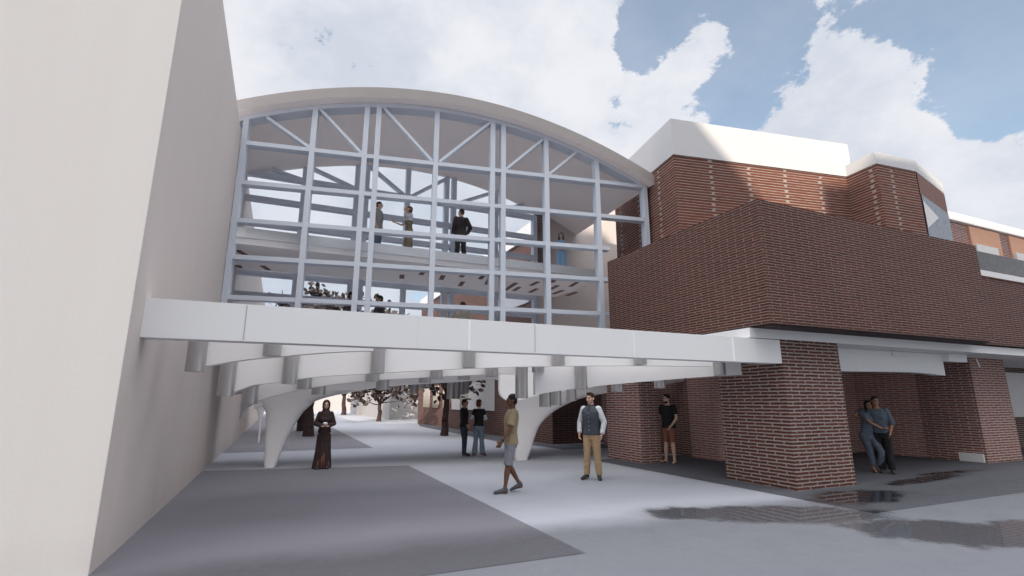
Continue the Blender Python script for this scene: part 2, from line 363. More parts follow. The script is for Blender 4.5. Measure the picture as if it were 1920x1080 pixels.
# ---------------------------------------------------------------- glazed hall
gh = thing('glazed_hall', 'glass-walled hall under a curved vault roof raised above the walkway', 'building', tuple(hw(5, 2, 2.8)))
def archf(u): return 9.95-.0397*(u-5.05)**2
W = .138; D = .27
def frame_front():
    fr = hw
    for u in (.08, 1.75, 3.1, 3.42, 5.05, 6.7, 7.02, 8.35, 9.98):
        top = archf(u)-.02 + (.16 if u in (3.1, 3.42, 6.7, 7.02) else -.05)
        if u == .08: top = 8.9
        MB().box(u-W/2, u+W/2, 0, D, 2.8, top, fr).build('mullion', 'steel', gh)
    MB().box(11.58-W/2, 11.58+W/2, 0, D, 5.40, 8.36, fr).build('mullion', 'steel', gh)
    for z, a, b in ((8.2, -.12, 11.5), (7.1, -.14, 11.5), (6.08, -.14, 10.3), (5.12, -.14, 10.3), (4.1, -.14, 10.3), (3.2, -.14, 10.3)):
        MB().box(a, b, .006, D-.01, z-.062, z+.05, fr).build('rail', 'steel', gh)
    us = [-.12 + i*(11.62)/40 for i in range(41)]
    out = [hw(u, .003, archf(u)) for u in us] + [hw(u, .003, archf(u)-.13) for u in reversed(us)]
    MB().extrude(out, HV*(D+.1)).build('arch_chord', 'steel', gh)
    for (u0, z0, u1, z1) in ((.55, 9.0, 1.68, 8.27), (1.85, 9.45, 3.02, 8.27), (3.52, 9.75, 4.95, 8.27), (5.15, 8.27, 6.62, 9.72), (7.1, 8.27, 8.27, 9.4), (8.44, 8.27, 9.35, 9.12), (10.9, 8.52, 11.35, 8.28)):
        MB().bar(hw(u0, .02, z0), hw(u1, .02, z1), .075, D-.05, HV).build('diagonal', 'steel', gh)
frame_front()
YB = 17.0
def archb(x): return 9.86-.040*(x-4.05)**2
for X in (.15, 1.81, 2.13, 3.55, 4.98, 5.26, 6.93, 8.57):
    MB().box(X-.08, X+.08, YB, YB+.24, 2.8, (archb(X)-.1) if X < 8 else 8.7).build('mullion', 'steel', gh)
for z in (8.68, 7.85, 7.05, 6.3, 5.45, 4.78, 3.9):
    MB().box(-1.5, 8.6, YB+.005, YB+.235, z-.085, z+.07).build('rail', 'steel', gh)
for (u0, z0, u1, z1) in ((-.85, 8.9, .1, 8.7), (.25, 9.2, 1.75, 8.7), (2.2, 9.6, 3.45, 8.72), (3.65, 8.72, 4.95, 9.65), (5.32, 8.72, 6.85, 9.45), (7.0, 8.72, 8.1, 9.15)):
    MB().bar((u0, YB+.02, z0), (u1, YB+.02, z1), .10, .18, (0, 1, 0)).build('diagonal', 'steel', gh)
# vault roof: shell between the front arch (rotated plane) and the rear arch
def vault():
    mb = MB(); n = 48; A = []; B = []; A2 = []; B2 = []
    for i in range(n+1):
        t = i/n; u = -1.7+13.45*t; X = -2.9+13.4*t
        zf = archf(u)+.01; zb = archb(X)+.02
        A.append(hw(u, -.28, zf)); B.append(Vector((X, YB+.4, zb))); A2.append(hw(u, -.28, zf+.30)); B2.append(Vector((X, YB+.4, zb+.26)))
    for i in range(n):
        mb.poly([A[i], B[i], B[i+1], A[i+1]]); mb.poly([A2[i], A2[i+1], B2[i+1], B2[i]], 1)
        mb.poly([A[i], A[i+1], A2[i+1], A2[i]], 1); mb.poly([B[i], B2[i], B2[i+1], B[i+1]])
    mb.poly([A[0], A2[0], B2[0], B[0]]); mb.poly([A[n], B[n], B2[n], A2[n]])
    return mb.build('vault_roof', ['roof', 'roofout'], gh, smooth=True)
vault()
# floors
MB().poly([(-1.5, 14.0, 2.82), (8.9, 12.45, 2.82), (11.2, 14.2, 2.82), (11.2, 17.3, 2.82), (-1.5, 17.3, 2.82)]).poly([(-1.5, 14.0, 2.7), (-1.5, 17.3, 2.7), (11.2, 17.3, 2.7), (11.2, 14.2, 2.7), (8.9, 12.45, 2.7)]).build('deck', 'slab', gh)
ms = MB().extrude([(-1.5, 14.06, 5.67), (9.35, 14.06, 5.67), (9.35, 14.06, 5.93), (-1.5, 14.06, 5.93)], (0, 2.85, 0)).build('mezzanine_slab', 'slab', gh)
MB().box(-1.5, 9.35, 14.10, 16.9, 5.50, 5.668).build('mezzanine_soffit', 'soffit', gh)
SLOT = [((446, 454), (462, 464)), ((445, 469), (461, 478)), ((503, 461), (525, 480)), ((581, 469), (597, 485)), ((446, 497), (451, 502)), ((492, 498), (504, 506)),
        ((705, 471), (708, 480)), ((706, 484), (708, 494)), ((806, 471), (802, 484)), ((796, 482), (792, 490)), ((754, 515), (753, 522)), ((793, 510), (789, 515)), ((831, 516), (827, 524)), ((868, 528), (862, 536)),
        ((878, 490), (870, 500)), ((882, 502), (876, 505)), ((868, 516), (864, 519)), ((906, 517), (900, 523)), ((918, 523), (912, 533)), ((968, 491), (952, 506)), ((966, 508), (960, 511)), ((968, 530), (947, 544)), ((974, 538), (963, 545)),
        ((1009, 528), (995, 535)), ((1007, 541), (993, 548)), ((1015, 512), (1010, 515)), ((1046, 535), (1033, 542)), ((1040, 524), (1035, 529)), ((1056, 544), (1037, 551)), ((1081, 548), (1063, 554)), ((1082, 529), (1069, 537)), ((1058, 516), (1052, 518))]
for (a, b) in SLOT:
    p = pz(*a, 5.50); q = pz(*b, 5.50)
    if p.y > 14.15 and q.y > 14.15 and p.y < 16.8 and q.y < 16.8:
        d = (q-p); d.z = 0; n = Vector((-d.y, d.x, 0)).normalized()*.075
        MB().extrude([p-n+Vector((0, 0, -.012)), p+n+Vector((0, 0, -.012)), q+n+Vector((0, 0, -.012)), q-n+Vector((0, 0, -.012))], (0, 0, .02)).build('soffit_slot', 'slot', gh)
for (a, b) in (((1078, 500), (1062, 509)), ((1116, 514), (1106, 519))):
    pass
# side wall and rear closing wall
MB().box(8.66, 9.16, YB-.02, YB+.4, 2.8, 8.9).build('brick_pier', 'brick', gh)
MB().box(9.16, 12.6, YB+.1, YB+.35, 2.8, 9.7).build('end_wall', 'wall', gh)
MB().box(8.62, 12.6, YB-.1, YB-.02, 2.8, 5.6).build('end_wall', 'wall', gh)
MB().box(8.98, 9.10, 12.62, 16.9, 2.8, 3.0).build('kerb', 'slab', gh)
# glazing
for a, b, z0, z1 in ((.16, 9.9, 2.9, 8.14), (9.98, 11.5, 6.2, 8.14)):
    MB().poly([hw(a, .15, z0), hw(b, .15, z0), hw(b, .15, z1), hw(a, .15, z1)]).build('glass_pane', 'glass', gh)
MB().poly([(-1.45, YB+.12, 2.9), (8.5, YB+.12, 2.9), (8.5, YB+.12, 8.6), (-1.45, YB+.12, 8.6)]).build('glass_pane', 'glass', gh)

# ---------------------------------------------------------------- brick buildings on the right
bp = one('brick_pillar', MB().box(8.86, 10.545, 7.0, 8.66, 0, 2.8), 'brick', 'big square brick pillar nearest the viewer holding up the end of the white beam', 'pillar')
one('brick_pillar', MB().box(8.96, 9.60, 11.6, 13.2, 0, 2.75), 'brickback_lit', 'narrow brick pillar just behind the man in the black polo shirt', 'pillar')
rp = thing('brick_pillar', 'wide brick pillar at the right edge with a small white box at its foot', 'pillar', (18.3, 9, 0))
MB().box(17.42, 19.2, 7.92, 9.3, 0, 2.8).build('shaft', 'brickback_lit', rp)
MB().box(17.36, 17.42, 7.98, 8.54, .01, .23).build('white_box', 'white', rp)
MB().tube((17.75, 7.9, 2.78), (17.86, 7.9, 2.55), .02, n=8).build('lamp_tube', 'strip', rp)
sb = thing('brick_building', 'dark brick building whose upper storey overhangs the pillars, with recessed walls behind them', 'building', (13, 9, 0))
MB().box(8.11, 15.72, 6.56, 11.62, 3.02, 5.44).build('upper_storey', 'brickf', sb)
MB().box(8.2, 15.6, 6.63, 11.55, 2.985, 3.02).build('drip_edge', 'dark', sb)
MB().box(8.06, 34, 7.0, 11.5, 2.80, 2.985).build('floor_slab', 'white', sb)
MB().box(11.30, 17.5, 11.22, 12.3, 0, 2.8).build('back_wall', 'brickdeep_lit', sb)
MB().box(11.55, 12.5, 12.3, 14.2, 0, 2.8).build('back_wall', 'brickback_lit', sb)
MB().box(11.28, 12.5, 14.2, 16.9, 0, 2.8).build('back_wall', 'brickback_lit', sb)
MB().box(17.50, 18.2, 9.3, 11.22, 0, 2.8).build('back_wall', 'brickdeep_lit', sb)
MB().box(15.72, 34, 6.9, 9.3, 3.02, 4.75).build('side_storey', 'brickf', sb)
# tall rotated block
tb = thing('brick_tower', 'tall brick block with a broad white parapet, half in sunlight, behind the lower storey', 'building', tuple(hw(15, 3, 5)))
MB().box(11.75, 18.1, -1.41, 2.5, 5.0, 8.6, hw).build('wall', 'brickL', tb)
MB().box(11.72, 18.12, -1.44, 2.53, 8.6, 9.74, hw).build('parapet', 'coping', tb)
# faceted bay
by = thing('brick_bay', 'faceted brick bay with a white cap and a patterned window beside the tall block', 'building', (18, 10, 5))
P = [(15.93, 9.75), (15.80, 8.55), (17.50, 8.40), (20.30, 9.05), (20.6, 12.5), (16.2, 12.5)]
def ring(pts, z0, z1, grow=0.0):
    c = Vector((18, 10.5, 0)); q = []
    for x, y in pts:
        d = Vector((x, y, 0))-c; d = d*(1+grow); q.append((c.x+d.x, c.y+d.y, z0))
    return MB().extrude(q, (0, 0, z1-z0))
ring(P, 5.0, 8.6).build('wall', 'brickL', by)
ring(P, 8.6, 8.98, .008).build('cap', 'coping', by)
a = Vector((17.50, 8.40, 0)); b = Vector((20.30, 9.05, 0)); e = (b-a); n = Vector((e.y, -e.x, 0)).normalized()
def onface(t, z, o=.03): p = a+e*t+n*o; return (p.x, p.y, z)
MB().poly([onface(.02, 6.35), onface(.99, 6.35), onface(.99, 7.85), onface(.02, 7.85)]).build('window', 'pglass', by)
MB().poly([onface(.02, 6.75, .04), onface(.52, 7.40, .04), onface(.02, 7.65, .04)]).build('window_shade', 'panel', by)
MB().poly([onface(.0, 5.4, .02), onface(1, 5.4, .02), onface(1, 6.35, .02), onface(0, 6.35, .02)]).build('sill_panel', 'dark', by)
MB().poly([onface(.0, 7.85, .02), onface(1, 7.85, .02), onface(1, 8.58, .02), onface(0, 8.58, .02)]).build('head_panel', 'slot', by)
# far right wing
fw = thing('brick_wing', 'long brick wing running off the right edge with a sunlit top and white coping', 'building', (28, 12, 0))
MB().box(19.3, 48, 9.8, 16, 0, 7.0).build('wall', 'brick', fw)
MB().box(19.3, 48, 9.8, 16, 7.0, 8.12).build('upper_wall', 'brickback_lit', fw)  # lighter copy of the brick; sunlight on the top put into the colour
MB().box(19.2, 48.1, 9.68, 16.1, 8.12, 8.42).build('coping', 'white', fw)
for x0 in (23.15, 26.0):
    w = MB().box(x0, x0+2.1, 9.74, 9.82, 7.05, 8.05).build('window', 'sunbrick', fw)
    MB().box(x0+.1, x0+1.6, 9.66, 9.745, 7.0, 7.35).build('pane', 'panel', w)
MB().box(22.2, 40, 9.55, 9.82, 6.15, 7.0).build('window_band', 'dglass', fw)
MB().box(21.5, 40, 9.0, 9.79, 5.82, 6.02).build('ledge', 'ledge', fw)
MB().box(21.5, 40, 9.1, 9.79, 4.7, 5.82).build('oriel', 'brickL', fw)
MB().box(22.65, 25.5, 9.72, 9.82, 1.07, 2.62).build('window', 'panel', fw)
# rear right brick building
rb = thing('brick_building', 'long brick building beyond the bridge with tall blinds and leafy windows facing the walkway', 'building', (14, 28, 0))
MB().box(9.75, 20, 18.05, 39.5, 0, 8.85).build('wall', 'brickfar', rb)
MB().box(9.65, 20.1, 17.95, 39.6, 8.85, 9.5).build('parapet', 'white', rb)
for y0, y1, z0, z1, m in ((36.2, 37.8, 1.18, 2.62, 'ivy'), (33.9, 35.2, 1.18, 2.62, 'ivy'), (31.6, 32.8, 1.18, 2.62, 'ivy'), (29.3, 30.9, 1.12, 2.75, 'panel'), (28.0, 29.1, 1.2, 2.75, 'ivy'), (24.0, 27.9, 1.15, 2.75, 'panel'),
                          (22, 23, 3.6, 5.2, 'panel'), (24.2, 24.6, 3.4, 5.6, 'panel'), (26, 27.5, 3.4, 5.2, 'ledge'), (30, 32, 3.8, 5.4, 'panel'), (34, 36, 3.8, 5.4, 'panel'), (20, 21.6, 3.3, 4.3, 'ledge'), (20.0, 23.5, 5.9, 6.6, 'ledge')):
    w = MB().box(9.70, 9.752, y0, y1, z0, z1).build('window', m, rb)
one('white_building', MB().box(9.1, 22, 47.2, 75, 0, 7.2), 'farwhite', 'plain white building closing the far end of the walkway behind the trees', 'building')
one('white_building', MB().box(-1.4, 40, 92, 105, 0, 7.5), 'farwhite', 'farthest white building seen low between the tree trunks', 'building')
# unseen blocks added behind the viewpoint, sized to cast the shade
def tower(label, x0, x1, y0, y1, h):
    t = thing('shade_block', label, 'building', ((x0+x1)/2, (y0+y1)/2, 0))
    MB().box(x0, x1, y0, y1, 0, h).build('wall', 'white', t)
    for k in range(int(h//3.6)):
        MB().box(x0+1, x1-1, y1, y1+.05, 1.2+3.6*k, 2.9+3.6*k).build('window_band', 'dglass', t)
tower('unseen tall white block added behind the viewpoint on the left to cast shade', -62, -19.25, -58, -40.4, 44.2)
tower('unseen long white block added behind the viewpoint on the right to cast shade', -15.1, 42, -58, -45.8, 42.7)
tower('unseen lower white block added between the two behind the viewpoint to cast shade', -19.2, -15.15, -58, -45.8, 39.6)

# ---------------------------------------------------------------- trees
def tree(base, h_split, crown_c, crown_r, nleaf, trunk_r, seed, label, limbs=7, leaf=.16, extra=()):
    rnd = random.Random(seed)
    t = thing('broadleaf_tree', label, 'tree', base, group='dark leaved trees along the walkway')
    b = Vector(base); mb = MB()
    top = b+Vector((rnd.uniform(-.1, .1), 0, h_split)); prev = b; pr = trunk_r*1.35
    for k in range(1, 7):
        q = b.lerp(top, k/6)+Vector((rnd.uniform(-.06, .06), rnd.uniform(-.06, .06), 0)); r = trunk_r*(1.15-.4*k/6)
        mb.tube(prev, q, pr, r, 10); prev = q; pr = r
    mb.build('trunk', 'bark', t, smooth=True)
    C = Vector(crown_c); tips = []; lm = MB()
    def grow(p, d, length, r, depth):
        q = p
        for s_ in range(3):
            d = (d+Vector([rnd.uniform(-.22, .22) for _ in range(3)])).normalized(); nq = q+d*length/3
            lm.tube(q, nq, r*(1-.2*s_), r*(1-.2*(s_+1)), 6, caps=False); q = nq
        if depth == 0: tips.append(q); return
        tips.append(q)
        for _ in range(3):
            nd = (d+Vector((rnd.uniform(-.9, .9), rnd.uniform(-.9, .9), rnd.uniform(-.35, .6)))).normalized()
            grow(q, nd, length*.68, r*.42, depth-1)
    for k in range(limbs):
        g = 2*math.pi*k/limbs+rnd.uniform(-.3, .3); tgt = C+Vector((math.cos(g)*crown_r[0]*.6, math.sin(g)*crown_r[1]*.6, rnd.uniform(-.5, .5)*crown_r[2]))
        d = tgt-prev; grow(prev-Vector((0, 0, rnd.uniform(0, .25))), d.normalized(), max(.5, d.length*.55), trunk_r*.42, 2)
    for (p0, p1) in extra:
        p0 = Vector(p0); p1 = Vector(p1); grow(p0, (p1-p0).normalized(), (p1-p0).length*.6, trunk_r*.3, 2)
    lm.build('limbs', 'bark', t, smooth=True)
    lf = MB()
    for k in range(nleaf):
        if rnd.random() < .75: c = rnd.choice(tips)+Vector([rnd.gauss(0, .22) for _ in range(3)])
        else:
            while True:
                w = Vector([rnd.uniform(-1, 1) for _ in range(3)])
                if w.length < 1: break
            c = C+Vector((w.x*crown_r[0], w.y*crown_r[1], w.z*crown_r[2]))
        a1 = Vector([rnd.gauss(0, 1) for _ in range(3)]).normalized(); a2 = a1.orthogonal().normalized(); s_ = leaf*rnd.uniform(.6, 1.3); cu = a1.cross(a2)*s_*.25
        lf.poly([c-a1*s_, c-a1*s_*.3+a2*s_*.5+cu, c+a1*s_*.4+a2*s_*.42+cu, c+a1*s_, c+a1*s_*.4-a2*s_*.42-cu, c-a1*s_*.3-a2*s_*.5-cu])
    lf.build('crown', 'leaf', t, weld=False)
tree((1.42, 26.8, 0), 2.6, (2.7, 27.2, 5.6), (3.4, 2.6, 1.6), 3600, .21, 3, 'large dark tree whose thick trunk stands just behind the first flared column')
tree((1.3, 31.5, 0), 2.5, (1.0, 32, 4.8), (2.2, 2.2, 1.4), 1200, .2, 4, 'tree half hidden behind the thick trunk beside the first flared column')
tree((7.63, 44, 0), 1.55, (8.0, 44, 3.4), (3.2, 2.4, 1.7), 1500, .17, 5, 'slim tree with a knotted foot in front of the far white building', extra=(((7.6, 44, 1.3), (5.8, 43.6, 2.0)), ((7.6, 44, 1.4), (10.2, 43.6, 2.1))), leaf=.2)
tree((7.39, 24.6, 0), 2.1, (7.7, 24.8, 4.0), (2.2, 2.0, 1.4), 900, .155, 6, 'nearest slender tree with a curved trunk just left of the man in sunglasses', extra=(((7.39, 24.6, 1.9), (6.5, 24.4, 2.25)), ((7.39, 24.6, 1.9), (8.6, 24.3, 2.3))))
tree((7.26, 66, 0), 2.3, (7.3, 66, 4.8), (3.2, 3, 2), 900, .26, 8, 'distant small tree at the far end of the walkway', leaf=.3)
# ---------------------------------------------------------------- people
def pm(name, col, rough=.75, var=.08, scale=14., bumpy=.25): 
    
    M[name] = m = plain(name, col, rough, var, scale, spec=.3, bumpy=0 if name.startswith('cloth') else bumpy)
    if name.startswith('cloth'):   # soft creases and weave
        nt = m.node_tree; b = nt.nodes['Principled BSDF']; p = worldpos(nt); mq = N(nt, 'ShaderNodeMapping'); mq.inputs['Scale'].default_value = (1, 1, .55); mq.inputs['Rotation'].default_value = (.5, .4, 0); L(nt, p, mq.inputs['Vector'])
        nn = nt.nodes.new('ShaderNodeTexNoise'); nn.inputs['Scale'].default_value = 11; nn.inputs['Detail'].default_value = 3; nn.inputs['Distortion'].default_value = 1.2; L(nt, mq.outputs[0], nn.inputs['Vector'])
        bump(nt, b, nn.outputs['Fac'], .9, .035)
    return name
for a in (('skin_light', (.68, .44, .33), .5), ('skin_tan', (.40, .22, .14), .5), ('skin_dark', (.17, .08, .05), .45), ('hair_black', (.012, .010, .010), .5), ('hair_brown', (.05, .022, .016), .5), ('hair_red', (.14, .035, .02), .5),
          ('cloth_black', (.014, .014, .016)), ('cloth_abaya', (.045, .026, .026)), ('cloth_olive', (.24, .20, .12)), ('cloth_tan', (.33, .26, .165)), ('cloth_greyshort', (.26, .27, .30)), ('cloth_slate', (.075, .085, .105)), ('cloth_white', (.70, .72, .76)),
          ('cloth_khaki', (.52, .36, .21)), ('cloth_rust', (.27, .11, .075)), ('cloth_jeans', (.10, .14, .19)), ('cloth_darkjeans', (.035, .05, .075)), ('cloth_palejeans', (.22, .28, .34)), ('cloth_blue', (.33, .56, .80)), ('cloth_bluegrey', (.10, .125, .16)), ('cloth_jumpsuit', (.12, .145, .19)),
          ('cloth_suit', (.045, .032, .032)), ('cloth_greytee', (.33, .31, .30)), ('cloth_beige', (.45, .38, .30)), ('shoe_dark', (.04, .042, .05)), ('shoe_grey', (.10, .105, .12)), ('leather', (.10, .05, .03)), ('dark_lens', (.01, .01, .012), .1), ('lip', (.30, .11, .09)), ('eye_dark', (.02, .015, .012), .2), ('gold_trim', (.25, .10, .07))):
    pm(*a)
def bm_ell(bm, c, r, rot=None, seg=14):
    mt = Matrix.Translation(c) @ (rot.to_4x4() if rot else Matrix.Identity(4)) @ Matrix.Diagonal((*r, 1))
    bmesh.ops.create_uvsphere(bm, u_segments=seg, v_segments=seg-4, radius=1, matrix=mt)
def bm_rings(bm, rings, n=16):
    """rings: list of lists of points, closed loft"""
    vs = [[bm.verts.new(p) for p in r] for r in rings]
    for a, b in zip(vs, vs[1:]):
        for k in range(len(a)): bm.faces.new((a[k], a[(k+1) % len(a)], b[(k+1) % len(a)], b[k]))
    bm.faces.new(list(reversed(vs[0]))); bm.faces.new(vs[-1])
def bm_limb(bm, pts, n=12, round_ends=True):
    """pts: [(Vector, radius)...] tapered limb"""
    for i, ((a, ra), (b, rb)) in enumerate(zip(pts, pts[1:])):
        ax = (b-a).normalized(); t = ax.orthogonal().normalized(); u = ax.cross(t)
        bm_rings(bm, [[p+(t*math.cos(2*math.pi*k/n)+u*math.sin(2*math.pi*k/n))*r for k in range(n)] for p, r in ((a, ra), (b, rb))])
    rng = range(len(pts)) if round_ends else range(1, len(pts)-1)
    for i in rng: bm_ell(bm, pts[i][0], (pts[i][1],)*3, seg=12)
def bm_torso(bm, rows, sp, grow=0.0, n=20):
    rr = []
    for z, wx, dy, yc in rows:
        c = sp(z); rr.append([Vector((c.x+(wx+grow)*math.copysign(abs(math.cos(g))**.85, math.cos(g)), c.y+yc+(dy+grow)*math.sin(g), z)) for g in [2*math.pi*k/n for k in range(n)]])
    bm_rings(bm, rr)
def bake(bm, name, mat, parent, voxel=.009, it=2, scale=1.0):
    me = bpy.data.meshes.new(name); bmesh.ops.recalc_face_normals(bm, faces=bm.faces); bm.to_mesh(me); bm.free()
    if voxel:
        tmp = bpy.data.objects.new('tmp', me); COL.objects.link(tmp)
        md = tmp.modifiers.new('r', 'REMESH'); md.mode = 'VOXEL'; md.voxel_size = voxel; md.use_smooth_shade = True
        dg = bpy.context.evaluated_depsgraph_get(); dg.update()
        me2 = bpy.data.meshes.new_from_object(tmp.evaluated_get(dg)); bpy.data.objects.remove(tmp); me = me2; me.name = name
    b = bmesh.new(); b.from_mesh(me)
    for _ in range(it): bmesh.ops.smooth_vert(b, verts=b.verts, factor=.5, use_axis_x=True, use_axis_y=True, use_axis_z=True)
    if scale != 1: bmesh.ops.scale(b, vec=(scale,)*3, verts=b.verts)
    for f in b.faces: f.smooth = True
    b.to_mesh(me); b.free(); me.materials.clear(); me.materials.append(M[mat])
    o = bpy.data.objects.new(name, me); COL.objects.link(o); o.parent = parent; return o
V3 = lambda *a: Vector(a)
def hand(bm, wr, d, nrm, side, curl=.5):
    """wr wrist point, d pointing direction, nrm palm normal, side: thumb side direction"""
    d = d.normalized(); side = (side-d*side.dot(d)).normalized(); nrm = d.cross(side)*(1 if d.cross(side).dot(nrm) > 0 else -1)
    rot = Matrix((side, d, nrm)).transposed()
    bm_ell(bm, wr+d*.045, (.040, .052, .017), rot, 12)
    for i, (off, ln) in enumerate(((.030, .068), (.010, .076), (-.010, .071), (-.029, .056))):
        p = wr+d*.085+side*off; a = curl*(.5+.12*i)
        q = p+(d*math.cos(a)+nrm*math.sin(a))*ln*.5+side*off*.15; a2 = a*2.4
        r = q+(d*math.cos(a2)+nrm*math.sin(a2))*ln*.5
        bm_limb(bm, [(p-d*.02, .0100), (q, .0092), (r, .0078)], 8)
    t0 = wr+d*.03+side*.032; t1 = t0+(d*.6+side*.75+nrm*.25).normalized()*.035; t2 = t1+(d*.9+side*.15+nrm*.35).normalized()*.03
    bm_limb(bm, [(t0, .014), (t1, .0115), (t2, .0095)], 8)
def foot_pts(an, toe, h=.03):
    return an, toe
def person(label, pos, face_deg, height, skin='skin_light', hair=('hair_brown', 'short'), top=None, bottom=None, shoes='shoe_dark', pose=None, fem=False, lean=(0, 0), head=(0, 0, 0), group=None, extra=None, vox=.009, hips=(0, 0)):
    s = height/1.78
    o = thing('person', label, 'person', pos, R(face_deg-90), group)
    P = dict(hR=(.088, 0, .90), kR=(.098, .01, .485), aR=(.105, -.02, .085), tR=(.125, .155, .035), hL=(-.088, 0, .90), kL=(-.098, .01, .485), aL=(-.105, -.02, .085), tL=(-.125, .155, .035),
             sR=(.185, -.01, 1.435), eR=(.235, -.03, 1.15), wR=(.245, .05, .905), sL=(-.185, -.01, 1.435), eL=(-.235, -.03, 1.15), wL=(-.245, .05, .905), curl=.55)
    if fem:
        for k in ('sR', 'sL'): P[k] = (P[k][0]*.87, P[k][1], 1.425)
        for k in ('eR', 'eL', 'wR', 'wL'): P[k] = (P[k][0]*.88, P[k][1], P[k][2])
    P.update(pose or {})
    hx, hy = hips; lx, ly = lean
    def sp(z): t = max(0, (z-.92)/.6); return V3(hx+lx*t, hy+ly*t, 0)
    Q = {k: (V3(*v)+(sp(1.43) if k[0] == 's' else (V3(hx, hy, 0) if k[0] == 'h' else V3(0, 0, 0)))) for k, v in P.items() if k != 'curl'}
    for sd in 'RL':   # default arms follow the shoulders
        for k in ('e', 'w'):
            if not pose or (k+sd) not in pose: Q[k+sd] = Q[k+sd]+sp(1.43)
    am = .84 if fem else 1.0
    ROWS = [(.80, .155, .095, -.005), (.88, .168, .108, -.012), (.96, .160, .105, -.005), (1.06, .138, .092, .0), (1.16, .145, .098, .004), (1.28, .168, .112, .006), (1.38, .178, .105, .0), (1.445, .150, .082, -.008), (1.49, .085, .062, -.01), (1.52, .058, .056, -.006)]
    if fem: ROWS = [(.80, .160, .100, -.008), (.88, .172, .112, -.014), (.96, .150, .100, -.006), (1.07, .118, .082, .0), (1.17, .128, .090, .004), (1.27, .146, .116, .018), (1.37, .152, .098, .0), (1.435, .130, .074, -.008), (1.48, .07, .055, -.01), (1.52, .047, .048, -.006)]
    # body: one continuous skin surface
    bm = bmesh.new(); bm_torso(bm, ROWS, sp)
    hc = sp(1.62)+V3(0, .015, 1.655)
    hm = Matrix.Translation(hc) @ (Matrix.Rotation(R(head[0]), 4, 'Z') @ Matrix.Rotation(R(head[1]), 4, 'X') @ Matrix.Rotation(R(head[2]), 4, 'Y'))
    H = lambda x, y, z: hm @ V3(x, y, z)
    hr = hm.to_3x3()
    bm_limb(bm, [(sp(1.48)+V3(0, -.012, 1.46), .055*am+.006), (H(0, -.02, -.06), .052*am+.004)])
    bm_ell(bm, H(0, -.012, .028), (.075, .094, .093), hr); bm_ell(bm, H(0, .018, -.045), (.058, .068, .068), hr); bm_ell(bm, H(0, .052, -.085), (.032, .034, .026), hr)
    bm_limb(bm, [(H(0, .082, .015), .010), (H(0, .108, -.028), .015)], 8); bm_ell(bm, H(0, .072, .03), (.055, .020, .014), hr); bm_ell(bm, H(0, .082, -.060), (.024, .014, .010), hr)
    for e in (-1, 1): bm_ell(bm, H(e*.077, -.012, -.005), (.012, .020, .032), hr); bm_ell(bm, H(e*.040, .058, -.022), (.024, .024, .022), hr)
    for sd, e in (('R', 1), ('L', -1)):
        S0, E0, W0 = Q['s'+sd], Q['e'+sd], Q['w'+sd]
        bm_limb(bm, [(S0+V3(-e*.02, 0, -.005), .056*am), (S0.lerp(E0, .35), .047*am), (E0, .037*am), (E0.lerp(W0, .35), .038*am), (W0, .026*am)])
        d = (W0-E0).normalized(); d = (d+V3(0, 0, -.15)).normalized()
        hd = P.get('hd'+sd); d = V3(*hd).normalized() if hd else d
        if P.get('hide'+sd) is None: hand(bm, W0, d, V3(-e, .1, 0)+V3(0, 0, .01), V3(0, 1, .1), P['curl'])
        h_, k_, a_, t_ = Q['h'+sd], Q['k'+sd], Q['a'+sd], Q['t'+sd]
        bm_limb(bm, [(h_, .088), (h_.lerp(k_, .5), .073), (k_, .054), (k_.lerp(a_, .33), .056), (k_.lerp(a_, .8), .036), (a_, .037)])
        bm_limb(bm, [(a_+V3(0, -.03, -.045)*1, .034), (a_.lerp(t_, .5)-V3(0, 0, .012), .036), (t_, .030)])
    bake(bm, 'body', skin, o, vox*.85, 1, s)
    # eyes, mouth, brows
    for e in (-1, 1):
        bm = bmesh.new(); bm_ell(bm, H(e*.031, .083, .006), (.013, .008, .0065), hr, 10); bake(bm, 'eye', 'eye_dark', o, 0, 0, s)
    bm = bmesh.new(); bm_ell(bm, H(0, .094, -.061), (.023, .007, .0065), hr, 10); bake(bm, 'mouth', 'lip', o, 0, 0, s)
    # hair
    hcol, style = hair
    if style in ('short', 'quiff', 'bob', 'long', 'beard'):
        bm = bmesh.new()
        bm_ell(bm, H(0, -.022, .045), (.084, .098, .092), hr); bm_ell(bm, H(0, -.055, .0), (.076, .062, .085), hr)
        if style == 'quiff': bm_ell(bm, H(.0, .045, .105), (.062, .048, .034), hr)
        if style == 'bob': bm_ell(bm, H(0, -.035, -.03), (.090, .085, .095), hr); bm_ell(bm, H(0, .03, .09), (.07, .05, .03), hr)
        if style == 'long':
            for e in (-1, 1): bm_limb(bm, [(H(e*.066, -.01, .05), .034), (H(e*.078, -.02, -.07), .036), (H(e*.085, -.005, -.20), .034), (H(e*.08, .0, -.30), .018)])
            bm_limb(bm, [(H(0, -.06, .0), .07), (H(0, -.075, -.15), .068), (H(0, -.08, -.30), .045)])
        if style == 'beard':
            bm_ell(bm, H(0, .030, -.078), (.056, .058, .045), hr); bm_ell(bm, H(0, .04, .11), (.055, .045, .03), hr)
        bake(bm, 'hair', hcol, o, .010, 1, s)
        for e in (-1, 1):
            bm = bmesh.new(); bm_limb(bm, [(H(e*.016, .094, .027), .0035), (H(e*.048, .080, .028), .003)], 6); bake(bm, 'eyebrow', hcol, o, 0, 0, s)
